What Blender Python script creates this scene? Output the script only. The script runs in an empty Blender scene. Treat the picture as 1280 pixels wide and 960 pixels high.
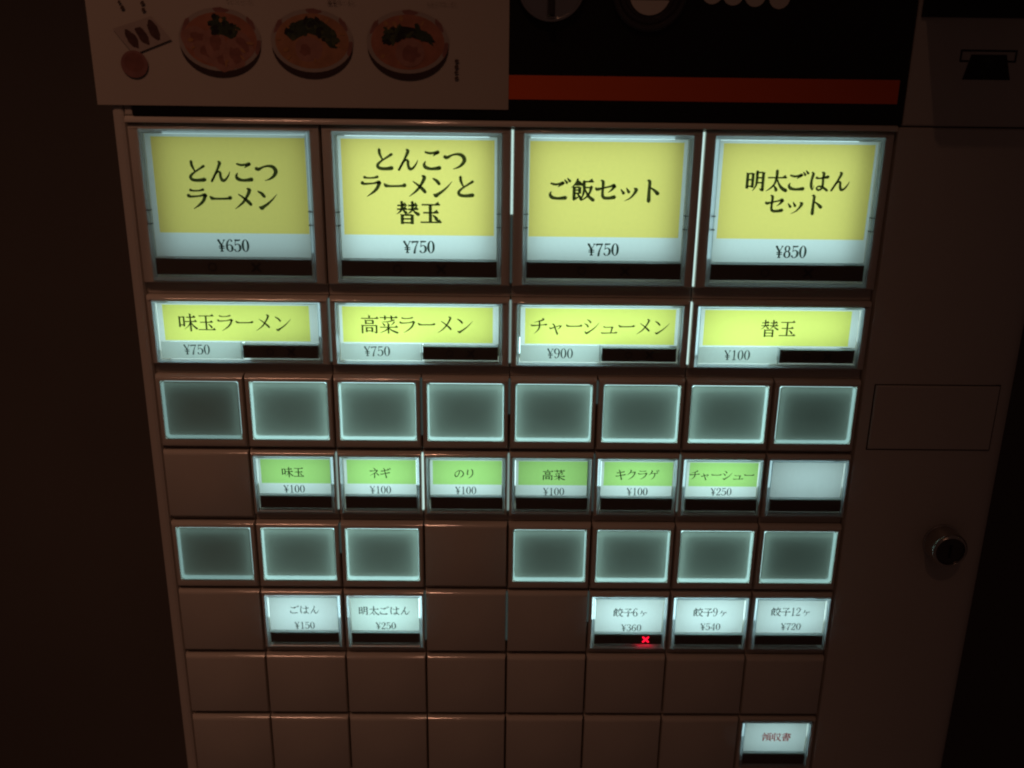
import bpy, bmesh, math, random
from mathutils import Matrix, Vector
random.seed(7)
S = bpy.context.scene
C = S.collection
ZT = 1.25                      # height of the top edge of the button panel above the floor, metres
# all layout below is in millimetres on the machine's front: x right of the panel centre, z down from
# the panel top, d out of the front (negative = into the machine)
def W(x, d, z): return Vector((x/1000, -d/1000, ZT-z/1000))

# ------------------------------------------------------------------ camera
cam = bpy.data.cameras.new('camera'); camo = bpy.data.objects.new('camera', cam); C.objects.link(camo)
R = ((0.9998808, -0.0125646, -0.0089681), (0.0089755, 0.9458540, -0.3244683), (0.0125593, 0.3243491, 0.9458541))
ax = lambda r: Vector((r[0], r[2], -r[1]))
right, up, back = ax(R[0]), -ax(R[1]), -ax(R[2])
M = Matrix.Identity(4)
for i, v in enumerate((right, up, back)):
    for j in range(3): M[j][i] = v[j]
M.translation = W(-3.37, 315.36, -23.5)
camo.matrix_world = M
cam.sensor_width = 36; cam.lens = 36*1230.67/1280
cam.clip_start = 0.01; cam.clip_end = 50
cam.dof.use_dof = True; cam.dof.focus_distance = 0.334; cam.dof.aperture_fstop = 13
S.camera = camo

# ------------------------------------------------------------------ dark room, two warm ceiling downlights
w = bpy.data.worlds.new('World'); S.world = w; w.use_nodes = True
w.node_tree.nodes['Background'].inputs[0].default_value = (1.0, 0.52, 0.42, 1)
w.node_tree.nodes['Background'].inputs[1].default_value = 0.015
def downlight(name, x, d, z, tx, tz, power, radius, angle, blend):
    l = bpy.data.lights.new(name, 'SPOT'); o = bpy.data.objects.new(name, l); C.objects.link(o)
    l.energy = power; l.color = (1.0, 0.47, 0.29); l.shadow_soft_size = radius
    l.spot_size = math.radians(angle); l.spot_blend = blend
    o.location = W(x, d, z)
    o.rotation_euler = (W(tx, 0, tz)-o.location).to_track_quat('-Z', 'Y').to_euler()
downlight('ceiling_downlight', -377, 807, -1003, -325, 60, 6.4, 0.085, 37, 1.0)
downlight('ceiling_downlight', -130, 1000, -1150, -135, 90, 4.6, 0.013, 25, 1.0)
v = S.view_settings; v.view_transform = 'Standard'; v.look = 'None'; v.exposure = 0; v.gamma = 1; v.use_curve_mapping = False
S.render.engine = 'CYCLES'
S.cycles.use_denoising = True
S.cycles.max_bounces = 8; S.cycles.transparent_max_bounces = 12
S.cycles.sample_clamp_indirect = 4
S.cycles.caustics_reflective = False; S.cycles.caustics_refractive = False
S.cycles.pixel_filter_type = 'BLACKMAN_HARRIS'; S.cycles.filter_width = 2.1

# ------------------------------------------------------------------ materials
def nodes(name):
    m = bpy.data.materials.new(name); m.use_nodes = True
    nt = m.node_tree
    return m, nt, nt.nodes['Principled BSDF'], nt.nodes['Material Output']
def plastic(name, col, rough=.4, spec=.5, vary=.06, scale=60, bump=.0, metal=0, coat=0):
    m, nt, b, o = nodes(name)
    tc = nt.nodes.new('ShaderNodeTexCoord')
    n = nt.nodes.new('ShaderNodeTexNoise'); n.inputs['Scale'].default_value = scale; n.inputs['Detail'].default_value = 6
    nt.links.new(tc.outputs['Object'], n.inputs['Vector'])
    mx = nt.nodes.new('ShaderNodeMix'); mx.data_type = 'RGBA'
    mx.inputs[6].default_value = (*[c*(1-vary) for c in col], 1); mx.inputs[7].default_value = (*[min(1, c*(1+vary)) for c in col], 1)
    nt.links.new(n.outputs['Fac'], mx.inputs[0]); nt.links.new(mx.outputs[2], b.inputs['Base Color'])
    r = nt.nodes.new('ShaderNodeMapRange'); r.inputs[3].default_value = rough*.8; r.inputs[4].default_value = rough*1.2
    nt.links.new(n.outputs['Fac'], r.inputs[0]); nt.links.new(r.outputs[0], b.inputs['Roughness'])
    b.inputs['Specular IOR Level'].default_value = spec; b.inputs['Metallic'].default_value = metal; b.inputs['Coat Weight'].default_value = coat
    if bump:
        n2 = nt.nodes.new('ShaderNodeTexNoise'); n2.inputs['Scale'].default_value = 2200; n2.inputs['Detail'].default_value = 3
        nt.links.new(tc.outputs['Object'], n2.inputs['Vector'])
        bp = nt.nodes.new('ShaderNodeBump'); bp.inputs['Strength'].default_value = bump; bp.inputs['Distance'].default_value = .0002
        nt.links.new(n2.outputs['Fac'], bp.inputs['Height']); nt.links.new(bp.outputs['Normal'], b.inputs['Normal'])
    return m
def emit(name, col, k):
    m, nt, b, o = nodes(name)
    nt.nodes.remove(b); e = nt.nodes.new('ShaderNodeEmission')
    e.inputs[0].default_value = (*col, 1); e.inputs[1].default_value = k
    nt.links.new(e.outputs[0], o.inputs[0]); return m
def paper(name, col, fibre=.05):
    """backlit card: light comes through the sheet (translucent), a little of it is reflected (diffuse)"""
    m, nt, b, o = nodes(name); nt.nodes.remove(b)
    tc = nt.nodes.new('ShaderNodeTexCoord')
    n = nt.nodes.new('ShaderNodeTexNoise'); n.inputs['Scale'].default_value = 900; n.inputs['Detail'].default_value = 5
    nt.links.new(tc.outputs['Object'], n.inputs['Vector'])
    mx = nt.nodes.new('ShaderNodeMix'); mx.data_type = 'RGBA'
    mx.inputs[6].default_value = (*[c*(1-fibre) for c in col], 1); mx.inputs[7].default_value = (*[min(1, c*(1+fibre)) for c in col], 1)
    nt.links.new(n.outputs['Fac'], mx.inputs[0])
    t = nt.nodes.new('ShaderNodeBsdfTranslucent'); d = nt.nodes.new('ShaderNodeBsdfDiffuse'); s = nt.nodes.new('ShaderNodeMixShader')
    s.inputs[0].default_value = .25
    nt.links.new(mx.outputs[2], t.inputs[0]); nt.links.new(mx.outputs[2], d.inputs[0])
    nt.links.new(t.outputs[0], s.inputs[1]); nt.links.new(d.outputs[0], s.inputs[2]); nt.links.new(s.outputs[0], o.inputs[0])
    return m
def clear(name, tint, milk, milk_col, gloss=.06, rough=.12):
    """clear acrylic: mostly see-through, a little milky, with a sheen"""
    m, nt, b, o = nodes(name); nt.nodes.remove(b)
    tr = nt.nodes.new('ShaderNodeBsdfTransparent'); tr.inputs[0].default_value = (*tint, 1)
    tl = nt.nodes.new('ShaderNodeBsdfTranslucent'); tl.inputs[0].default_value = (*milk_col, 1)
    df = nt.nodes.new('ShaderNodeBsdfDiffuse'); df.inputs[0].default_value = (*milk_col, 1)
    gl = nt.nodes.new('ShaderNodeBsdfGlossy'); gl.inputs['Roughness'].default_value = rough
    a = nt.nodes.new('ShaderNodeMixShader'); a.inputs[0].default_value = .3
    nt.links.new(tl.outputs[0], a.inputs[1]); nt.links.new(df.outputs[0], a.inputs[2])
    c = nt.nodes.new('ShaderNodeMixShader'); c.inputs[0].default_value = milk
    nt.links.new(tr.outputs[0], c.inputs[1]); nt.links.new(a.outputs[0], c.inputs[2])
    e = nt.nodes.new('ShaderNodeMixShader'); e.inputs[0].default_value = gloss
    nt.links.new(c.outputs[0], e.inputs[1]); nt.links.new(gl.outputs[0], e.inputs[2])
    nt.links.new(e.outputs[0], o.inputs[0]); return m
CREAM = plastic('cream_plastic', (.60, .56, .50), .085, .9, .09, 55, .02)
BODY = plastic('cream_paint', (.56, .52, .47), .42, .5, .07, 14, .25)
CREAMIN = plastic('dim_inner_plastic', (.30, .29, .28), .6)
BLACKP = plastic('black_gloss_panel', (.010, .009, .009), .22, .4, .1, 30)
BLACKW = plastic('black_window', (.010, .008, .007), .25, .35, .1)
GHOST = plastic('unlit_symbol', (.015, .014, .014), .5)
ORANGE = plastic('orange_stripe_paint', (.75, .11, .02), .35, .4, .05, 50)
CHROME = plastic('chrome', (.62, .60, .57), .16, .5, .04, 80, 0, 1)
LOCKM = plastic('worn_lock_metal', (.55, .52, .48), .24, .5, .15, 120, 0, 1)
DARKM = plastic('dark_metal', (.09, .08, .08), .3, .5, .1, 60, 0, .7)
GREYINK = plastic('faint_grey_ink', (.03, .03, .03), .6)
WALL = plastic('dim_brown_wall', (.13, .115, .105), .8, .2, .2, 6)
PAPERW = plastic('poster_paper', (.46, .41, .36), .55, .3, .04, 25)
LIGHT = (.64, .94, .95)
def print_ink(name, tint):
    """ink on a backlit sheet: a colour filter over the light with a faint matt face"""
    m, nt, b, o = nodes(name); nt.nodes.remove(b)
    tr = nt.nodes.new('ShaderNodeBsdfTransparent'); tr.inputs[0].default_value = (*tint, 1)
    df = nt.nodes.new('ShaderNodeBsdfDiffuse'); df.inputs[0].default_value = (*[c*.3 for c in tint], 1)
    s = nt.nodes.new('ShaderNodeMixShader'); s.inputs[0].default_value = .2
    nt.links.new(tr.outputs[0], s.inputs[1]); nt.links.new(df.outputs[0], s.inputs[2]); nt.links.new(s.outputs[0], o.inputs[0]); return m
INK = print_ink('black_ink', (.055, .075, .06))
REDINK = print_ink('red_ink', (.66, .055, .05))
WINDOW = plastic('dark_window', (.085, .07, .06), .22, .4, .1, 90)
CARDW = paper('white_card', (.78, .82, .80))
CARDP = paper('plain_white_card', (.82, .84, .84))
YELLOW = paper('yellow_print', (.93, .72, .19))
LIME = paper('lime_print', (.82, .78, .18))
GREEN = paper('green_print', (.46, .72, .22))
RIM = clear('clear_rim', (.85, .95, .96), .72, (.80, .86, .86), .10)
RIMO = clear('clear_cover_wall', (.72, .82, .86), .70, (.72, .82, .87), .06, .28)
PANE = clear('clear_pane', (.985, .995, .99), .012, (.8, .85, .85), .018, .05)
SMOKE = clear('smoky_key_cap', (.74, .80, .80), .73, (.52, .55, .48), .02, .3)
SEAM_GLOW = {k: emit('gap_strip_glow', (.66, .95, .88), e) for k, e in ((.12, .045), (.3, .13), (.55, .33), (.9, .9))}
RED = emit('red_led', (1.0, .006, .03), 2.6)
SPILLRED = emit('red_spill_glow', (1.0, .012, .05), 4.5)
_lamps = {}
def lamp(k, col=LIGHT):
    key = (round(k, 3), col)
    if key not in _lamps: _lamps[key] = emit('white_backlight', col, k)
    return _lamps[key]

# ---- lettering: a small brush engine for serif Japanese type (y runs down, em = 100) ----
# 'H' thin horizontal with a triangular end, 'h' plain thin horizontal, 'V' thick vertical, 'B' brush path
G = {}
def glyph(ch, *strokes, adv=100): G[ch] = (strokes, adv)
B = lambda *p: ('B', p)
H = lambda a, b, y: ('H', a, b, y)
h = lambda a, b, y: ('h', a, b, y)
V = lambda x, a, b: ('V', x, a, b)
DAKU = (B((72,8,3),(81,20,7)), B((84,2,3),(94,13,7)))
glyph('と', B((29,9,7),(31,26,7),(41,48,4)), B((80,28,7),(60,41,5),(38,55,5),(23,69,7),(22,79,8),(31,86,8),(52,88,8),(80,85,10)))
glyph('ん', B((45,8,5),(50,15,8),(38,42,6),(24,68,6),(11,91,6)), B((14,88,3),(28,64,4),(40,51,5),(49,55,7),(50,72,7),(57,87,8),(70,84,6),(84,66,4),(91,50,1.5)))
glyph('こ', B((24,17,5),(40,21,6),(58,20,6),(76,17,9)), B((76,18,8),(66,25,5),(56,32,2)), B((23,56,3),(18,68,7),(24,80,9),(48,86,7),(82,82,10)))
glyph('つ', B((6,36,9),(16,38,8),(34,29,5),(56,24,6),(78,29,9),(88,46,10),(80,64,8),(62,78,5),(40,86,1.5)))
glyph('ラ', B((22,14,7),(34,17,4.5),(60,16,4.5),(76,12,7)), B((12,38,9),(22,42,6),(60,39,4.5),(80,34,8),(86,38,8)), B((84,36,9),(75,58,8),(58,76,6),(30,95,1.5)))
glyph('ー', B((6,42,5),(12,48,9),(24,50,6),(50,50,5.5),(78,49,6),(91,46,10)))
glyph('メ', B((68,6,5),(76,13,9),(63,40,7),(42,68,6),(10,93,1.5)), B((28,30,3),(50,46,6),(68,62,9),(78,73,8)))
glyph('ン', B((13,17,4),(28,26,8),(38,38,8)), B((16,84,5),(24,88,10),(34,82,8),(54,68,6),(74,50,4),(93,28,1.2)))
glyph('ご', B((14,24,5),(32,28,6),(48,26,6),(64,22,9)), B((64,23,8),(54,31,5),(44,38,2)), B((14,60,3),(10,71,7),(18,83,9),(42,88,7),(76,85,10)), *DAKU)
glyph('セ', B((8,42,5),(14,47,8),(40,41,5),(70,34,5),(84,30,9),(90,35,7)), B((88,33,8),(79,46,6),(62,60,1.5)), B((30,9,4),(38,15,8),(38,40,7),(37,62,7),(39,77,8),(48,84,8),(68,84,8),(88,80,10)))
glyph('ッ', B((17,47,3),(28,62,8)), B((41,41,3),(51,57,8)), B((76,42,5),(83,48,9),(73,67,6),(57,84,4),(34,96,1.2)))
glyph('ト', B((32,7,5),(40,13,8),(39,50,8),(39,94,10)), B((41,36,3),(58,46,6),(76,62,10)))
glyph('は', B((13,9,4),(19,17,8),(14,42,7),(14,70,8),(21,90,3),(28,70,1.5)), B((36,33,7),(46,36,5),(64,34,5),(88,29,9)), B((60,8,4),(68,14,8),(67,40,7),(68,70,7),(63,84,6),(50,90,6),(40,83,5),(45,74,4),(58,73,6),(74,80,7),(90,91,7)))
glyph('ャ', B((12,60,5),(18,64,7),(42,56,5),(66,48,5),(76,50,7)), B((75,49,7),(68,60,5),(56,70,1.5)), B((28,38,4),(36,44,7),(45,68,7),(56,97,9)))
glyph('チ', B((70,6,4),(76,12,8),(56,21,5),(24,29,2)), B((6,44,5),(12,48,7),(50,46,4.5),(78,43,5),(92,42,9)), B((52,20,6),(54,44,8),(48,70,7),(24,95,1.5)))
glyph('シ', B((24,10,3),(38,18,7),(44,27,8)), B((10,34,3),(24,42,7),(30,52,8)), B((14,82,5),(22,90,10),(34,84,8),(54,70,6),(74,52,4),(93,26,1.2)))
glyph('ュ', B((20,51,6),(30,55,4.5),(62,53,4.5),(70,55,8)), B((67,54,8),(65,70,7),(60,88,6)), B((8,86,5),(14,89,6),(50,88,4.5),(80,87,5),(92,85,9)))
glyph('ネ', B((42,4,3),(54,12,7),(58,20,8)), B((12,30,5),(18,34,7),(50,31,4.5),(74,27,7)), B((78,29,9),(60,50,6),(38,64,4),(8,78,1.5)), B((51,54,7),(52,76,7),(51,97,9)), B((62,52,3),(76,60,7),(88,72,9)))
glyph('ギ', B((12,30,5),(18,34,7),(46,28,5),(72,21,8)), B((6,60,5),(12,65,7),(46,57,5),(86,48,9)), B((32,8,4),(40,14,7),(48,52,7),(58,97,9)), *DAKU)
glyph('の', B((54,24,5),(50,48,7),(38,72,6),(24,81,8),(13,68,8),(16,44,5),(36,25,5),(60,19,6),(82,30,8),(90,53,9),(80,75,7),(54,91,1.5)))
glyph('り', B((27,11,4),(32,17,8),(26,44,8),(29,62,5),(38,48,1.5)), B((62,6,4),(72,15,8),(76,42,8),(70,66,8),(56,82,6),(34,96,1.5)))
glyph('キ', B((16,30,5),(22,34,7),(48,29,5),(82,22,9)), B((8,60,5),(14,65,7),(48,58,5),(92,50,9)), B((34,6,4),(42,12,8),(50,50,8),(60,97,10)))
glyph('ク', B((38,5,5),(46,11,8),(33,33,6),(10,54,1.5)), B((36,29,4),(58,28,4.5),(76,24,8),(82,28,8)), B((80,27,9),(71,54,8),(52,77,6),(20,96,1.5)))
glyph('ゲ', B((28,8,5),(35,14,8),(24,35,6),(4,54,1.5)), B((24,36,4),(50,35,4.5),(70,34,5),(82,33,8)), B((58,35,8),(56,60,7),(46,78,5),(28,95,1.5)), *DAKU)
glyph('ヶ', B((34,34,5),(40,38,7),(31,54,5),(16,68,1.5)), B((30,56,4),(60,55,4),(82,53,8)), B((58,56,7),(56,76,6),(36,98,1.5)))
SHOKU = (B((28,5,5),(24,18,6),(14,30,4),(2,41,1.5)), B((28,9,3),(38,19,6),(48,29,7)), H(18,39,29), V(14,38,88), V(38,38,66), h(14,38,39), h(14,38,51), h(14,38,65), B((13,91,7),(24,86,5),(38,77,1.5)), B((27,67,3),(37,77,6),(45,90,8)))
glyph('玉', H(12,88,15), H(18,82,49), V(49,15,89), H(6,94,90), B((60,60,3),(70,68,7),(76,77,9)))
glyph('替', H(8,46,19), H(6,47,35), B((27,5,7),(28,24,7),(22,42,5),(5,56,1.5)), B((31,38,3),(44,50,8)), H(54,92,19), H(53,95,35), B((72,5,7),(73,24,7),(68,42,5),(50,56,1.5)), B((74,38,3),(84,48,6),(97,56,9)), V(28,58,98), V(71,58,98), h(28,71,60), h(28,71,76), h(28,71,93))
glyph('飯', *SHOKU, H(52,95,15), B((56,16,8),(57,50,7),(52,74,5),(42,96,1.5)), h(56,86,40), B((88,38,8),(81,62,6),(68,80,5),(46,97,1.5)), B((60,44,3),(70,66,6),(82,82,8),(97,93,9)))
glyph('明', V(13,16,86), V(38,16,82), h(13,38,18), h(13,38,46), h(13,38,76), B((57,9,8),(57,56,7),(53,76,5),(40,97,1.5)), V(86,11,92), B((86,92,9),(80,92,6),(72,86,1.5)), h(57,86,12), h(57,86,36), h(57,86,59))
glyph('太', H(8,94,35), B((49,4,8),(49,34,8),(42,62,6),(26,82,5),(4,97,1.5)), B((51,36,3),(62,64,6),(78,84,9),(96,94,10)), B((37,72,3),(47,82,7),(51,92,9)))
glyph('味', V(10,20,76), V(33,20,72), h(10,33,22), h(10,33,65), H(46,92,23), H(38,98,46), V(67,5,99), B((66,47,6),(58,66,5),(34,88,1.5)), B((69,47,3),(80,68,7),(98,84,9)))
glyph('高', V(49,2,17), H(6,95,18), V(30,28,48), V(68,28,48), h(30,68,30), h(30,68,45), V(12,55,99), V(86,55,95), B((86,95,8),(80,95,5),(73,90,1.5)), h(12,86,57), V(34,67,92), V(64,67,92), h(34,64,69), h(34,64,86))
glyph('菜', H(4,96,13), V(32,3,25), V(66,3,25), B((80,25,6),(54,34,5),(16,37,2)), B((18,42,3),(29,55,8)), B((44,40,3),(52,52,8)), B((80,37,7),(72,47,4),(63,55,1.5)), H(4,97,65), V(49,54,99), B((48,66,6),(36,82,5),(4,96,1.5)), B((51,66,3),(66,82,7),(96,95,9)))
glyph('餃', *SHOKU, V(72,4,21), H(48,98,22), B((64,28,7),(58,40,4),(46,52,1.5)), B((80,28,3),(92,40,7),(97,50,8)), B((88,46,8),(78,72,6),(64,86,5),(42,98,1.5)), B((58,46,3),(68,70,6),(80,86,8),(98,96,9)))
glyph('子', h(18,76,13), B((80,12,9),(66,26,5),(50,37,2)), B((50,34,5),(55,44,7),(55,90,9),(50,96,5),(38,89,1.5)), H(5,96,53))
glyph('領', B((28,4,6),(22,22,5),(2,45,1.5)), B((28,8,3),(38,22,6),(48,35,8)), H(16,38,38), h(8,42,54), B((43,53,7),(37,66,5),(29,76,2)), V(22,54,99), H(50,98,11), B((75,12,6),(70,27,2)), V(58,27,80), V(89,27,80), h(58,89,28), h(58,89,44), h(58,89,60), h(58,89,77), B((68,80,6),(60,90,4),(46,98,1.5)), B((79,80,3),(90,88,7),(96,97,8)))
glyph('収', V(13,18,68), B((5,74,7),(18,70,5),(36,60,1.5)), V(34,5,99), H(44,86,18), B((88,19,8),(80,54,6),(66,78,5),(38,98,1.5)), B((54,22,3),(62,52,6),(76,78,8),(98,95,9)))
glyph('書', V(49,2,60), h(22,76,11), V(76,11,39), H(4,97,23), h(22,76,36), H(12,88,47), H(4,97,58), V(27,65,99), V(72,65,99), h(27,72,67), h(27,72,81), h(27,72,94))
import math as _m
def ring(cx, cy, rx, ry, thick, thin):
    return ('R', [(cx+rx*_m.cos(t*_m.pi/12), cy+ry*_m.sin(t*_m.pi/12), thin+(thick-thin)*abs(_m.cos(t*_m.pi/12))**1.5) for t in range(25)])
def six(f):
    q = lambda *p: B(*[(50-x, 100-y, w) if f else (x, y, w) for x, y, w in p])
    return (q((40,16,8),(35,6,4),(25,6,4),(13,24,7),(7,54,9),(10,80,8),(24,95,3.5),(38,88,7),(43,70,10),(38,52,7),(26,44,3.5),(14,50,3.5),(8,62,4)),)
glyph('0', ring(25,50,18,45,10,3), adv=53)
glyph('1', ('V',27,6,95), B((12,20,2),(20,15,4),(27,8,6)), h(12,42,95), adv=53)
glyph('2', B((9,28,9),(9,18,5),(16,7,4),(28,6,5),(40,16,9),(40,32,9),(28,56,6),(16,74,4),(7,90,3)), B((7,90,9),(24,90,9),(38,91,8),(44,76,2)), adv=53)
glyph('3', B((9,20,8),(14,9,4),(26,6,4),(39,16,8),(37,34,7),(20,46,3)), B((20,46,3),(36,52,6),(43,70,10),(36,88,7),(22,95,3.5),(11,91,5),(7,80,8)), adv=53)
glyph('4', ('V',34,5,95), B((34,6,4),(20,36,3),(3,69,3)), h(3,48,70), h(22,46,95), adv=53)
glyph('5', B((12,9,8),(26,10,8),(42,8,6)), B((12,8,3),(11,28,3),(9,48,3)), B((9,49,3),(16,42,4),(28,38,4),(40,50,9),(43,66,10),(38,84,8),(24,95,3.5),(12,92,5),(6,82,8)), adv=53)
glyph('6', *six(False), adv=53)
glyph('7', B((6,12,9),(24,11,8),(44,10,8)), B((44,10,4),(34,34,5),(25,62,7),(20,95,10)), B((7,8,3),(6,28,2)), adv=53)
glyph('8', ring(25,27,14,21,8,3.5), ring(25,71,18,24,9,3.5), adv=53)
glyph('9', *six(True), adv=53)
glyph('¥', B((6,10,9),(16,28,9),(27,50,9)), B((46,10,3.5),(37,28,3.5),(27,50,3.5)), ('V',27,48,94), h(8,46,56), h(8,46,70), h(0,16,9), h(38,52,9), h(16,38,94), adv=55)

def catmull(P, n=5):
    if len(P) == 2: P = [P[0], tuple((a+b)/2 for a, b in zip(*P)), P[1]]
    Q = [P[0]] + list(P) + [P[-1]]; out = []
    for i in range(1, len(Q)-2):
        p0, p1, p2, p3 = Q[i-1:i+3]
        for k in range(n):
            t = k/n
            out.append(tuple(.5*(2*b+(c-a)*t+(2*a-5*b+4*c-d)*t*t+(3*b-a-3*c+d)*t**3) for a, b, c, d in zip(p0, p1, p2, p3)))
    out.append(P[-1]); return out
def ribbon(P):
    """variable-width stroke -> (verts, faces)"""
    L, R = [], []
    for i, (x, y, w) in enumerate(P):
        a = P[max(0, i-1)]; b = P[min(len(P)-1, i+1)]
        dx, dy = b[0]-a[0], b[1]-a[1]; d = _m.hypot(dx, dy) or 1
        nx, ny = -dy/d*w/2, dx/d*w/2
        L.append((x+nx, y+ny)); R.append((x-nx, y-ny))
    n = len(P)
    return L+R, [(i, i+1, n+i+1, n+i) for i in range(n-1)]
def stroke(s, wt, thin):
    k = s[0]
    if k == 'B':
        P = catmull(s[1]); P = [(x, y, max(1.0, w*wt)) for x, y, w in P]
        v, f = ribbon(P)
        if P[0][2] > 2.5 or P[-1][2] > 2.5:       # rounded ends
            for (x, y, w) in (P[0], P[-1]):
                b = len(v); v = v+[(x+w/2*_m.cos(t*_m.pi/4), y+w/2*_m.sin(t*_m.pi/4)) for t in range(8)]
                f = f+[tuple(range(b, b+8))]
        return v, f
    if k == 'R':
        return ribbon([(x, y, w*wt) for x, y, w in s[1]])
    if k in 'Hh':
        _, a, b, y = s; t = thin/2
        v = [(a, y-t), (b, y-t), (b, y+t), (a, y+t)]; f = [(0, 1, 2, 3)]
        if k == 'H':
            u = 4+5*wt
            v += [(b-1.5*u, y-t), (b-.45*u, y-t-u*.8), (b+.35*u, y), (b+.1*u, y+t)]; f.append((4, 5, 6, 7))
        return v, f
    _, x, a, b = s; t = 4.0*wt
    return [(x-t-1.5*wt, a-3.5), (x-t+.5, a-3), (x+t+1.5*wt, a+1), (x+t, a+3), (x+t, b-1), (x+t-1.5, b+1.5), (x-t, b+.5), (x-t, a+2)], [(0, 1, 2, 3, 4, 5, 6, 7)]
def line_mesh(txt, wt=1.0, thin=3.6, wide=1.0, track=1.0):
    """whole line, em 100, centred on 0,0; x right, y up; returns stroke list"""
    tot = sum(G[c][1]*track for c in txt)*wide; x0 = -tot/2; out = []
    for c in txt:
        st, adv = G[c]
        for s in st:
            v, f = stroke(s, wt, thin)
            out.append(([(x0+(px+adv*(track-1)/2)*wide, 50-py) for px, py in v], f))
        x0 += adv*track*wide
    return out, tot


# ------------------------------------------------------------------ building helpers
POS = {}
def obj(name, verts, faces, mat, parent=None, label=None, smooth=False, fmat=None):
    """one mesh object; verts are Vectors in world metres, the origin goes to the middle of the piece"""
    lo = [min(v[i] for v in verts) for i in range(3)]; hi = [max(v[i] for v in verts) for i in range(3)]
    o0 = Vector([(a+b)/2 for a, b in zip(lo, hi)])
    me = bpy.data.meshes.new(name); me.from_pydata([tuple(v-o0) for v in verts], [], faces)
    for m in (mat if isinstance(mat, (list, tuple)) else [mat]): me.materials.append(m)
    if fmat:
        for p, k in zip(me.polygons, fmat): p.material_index = k
    if smooth: me.polygons.foreach_set('use_smooth', [True]*len(me.polygons))
    me.update()
    o = bpy.data.objects.new(name, me); C.objects.link(o)
    POS[o] = o0.copy()
    if parent: o.parent = parent; o.location = o0-POS[parent]
    else: o.location = o0
    if label: o['label'] = label
    return o
class Mesh:
    def __init__(s): s.v, s.f = [], []
    def quad_loops(s, loops, cap0=False, cap1=False):
        """bridge rectangles/loops of equal length"""
        b = len(s.v); n = len(loops[0])
        for L in loops: s.v += L
        for k in range(len(loops)-1):
            for i in range(n):
                j = (i+1) % n
                s.f.append((b+k*n+i, b+k*n+j, b+(k+1)*n+j, b+(k+1)*n+i))
        if cap0: s.f.append(tuple(b+i for i in range(n))[::-1])
        if cap1: s.f.append(tuple(b+(len(loops)-1)*n+i for i in range(n)))
        return s
    def box(s, x0, x1, z0, z1, d0, d1, bev=0):
        """box from depth d0 (back) to d1 (front), front edges eased by bev"""
        r = lambda i, d: [W(x0+i, d, z0+i), W(x1-i, d, z0+i), W(x1-i, d, z1-i), W(x0+i, d, z1-i)]
        L = [r(0, d0), r(0, d1-bev)]
        if bev: L += [r(bev*.3, d1-bev*.3)]
        if bev: L += [r(bev, d1)]
        return s.quad_loops(L, True, True)
    def build(s, *a, **k): return obj(a[0], s.v, s.f, *a[1:], **k)
def rrect(x0, x1, z0, z1, d, r, n=3):
    out = []
    for cx, cz, a0 in ((x1-r, z0+r, -90), (x1-r, z1-r, 0), (x0+r, z1-r, 90), (x0+r, z0+r, 180)):
        for k in range(n+1):
            a = math.radians(a0+90*k/n); out.append(W(cx+r*math.cos(a), d, cz+r*math.sin(a)))
    return out
def ell(cx, cz, rx, rz, d, n=40, rot=0):
    c, s_ = math.cos(rot), math.sin(rot)
    return [W(cx+rx*math.cos(t)*c-rz*math.sin(t)*s_, d, cz+rx*math.cos(t)*s_+rz*math.sin(t)*c) for t in (2*math.pi*k/n for k in range(n))]
def lathe(name, cx, cz, prof, mat, parent, label=None, n=48, smooth=True):
    """round piece standing out of the front; prof = [(radius, depth)...] from back to front"""
    m = Mesh(); m.quad_loops([ell(cx, cz, max(r, .01), max(r, .01), d, n) for r, d in prof], False, True)
    o = m.build(name, mat, parent, label=label)
    if smooth:
        o.data.polygons.foreach_set('use_smooth', [len(p.vertices) == 4 for p in o.data.polygons])
        try: o.data.set_sharp_from_angle(angle=math.radians(40))
        except Exception: pass
    return o
def text(name, txt, cx, cz, em, d, mat, parent, wt=1.0, thin=3.6, wide=1.0, track=1.0, tilt=0):
    st, tot = line_mesh(txt, wt, thin, wide, track)
    vs, fs = [], []; k = em/100; c, s_ = math.cos(tilt), math.sin(tilt)
    for i, (v, f) in enumerate(st):
        b = len(vs); dd = d+.004*(i % 12)
        vs += [W(cx+(x*c-y*s_)*k, dd, cz-(x*s_+y*c)*k) for x, y in v]; fs += [tuple(b+j for j in q) for q in f]
    return obj(name, vs, fs, mat, parent)
def empty(name, loc, label, cat):
    o = bpy.data.objects.new(name, None); C.objects.link(o); o.location = loc; POS[o] = Vector(loc)
    o['label'] = label; o['category'] = cat; o.empty_display_size = .05; return o

# ------------------------------------------------------------------ the setting: the wall behind the machine
wl = Mesh(); wl.box(-1800, 1800, -1150, 1250, -340, -300); wo = wl.build('wall', WALL); wo['kind'] = 'structure'

# ------------------------------------------------------------------ the ticket machine: cabinet and panels
PW, PH = 30.0, 27.47
TOPS = [0, 2*PH] + [(k+1)*PH for k in range(2, 8)]
BOT = 9*PH
machine = empty('ticket_machine', (0.025, 0.15, 0), 'cream ramen ticket vending machine with rows of lit menu buttons', 'ticket machine')
m = Mesh(); m.box(-123.9, 176, -330, 1248, -280, -14, 1.5); m.build('cabinet', BODY, machine)
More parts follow.
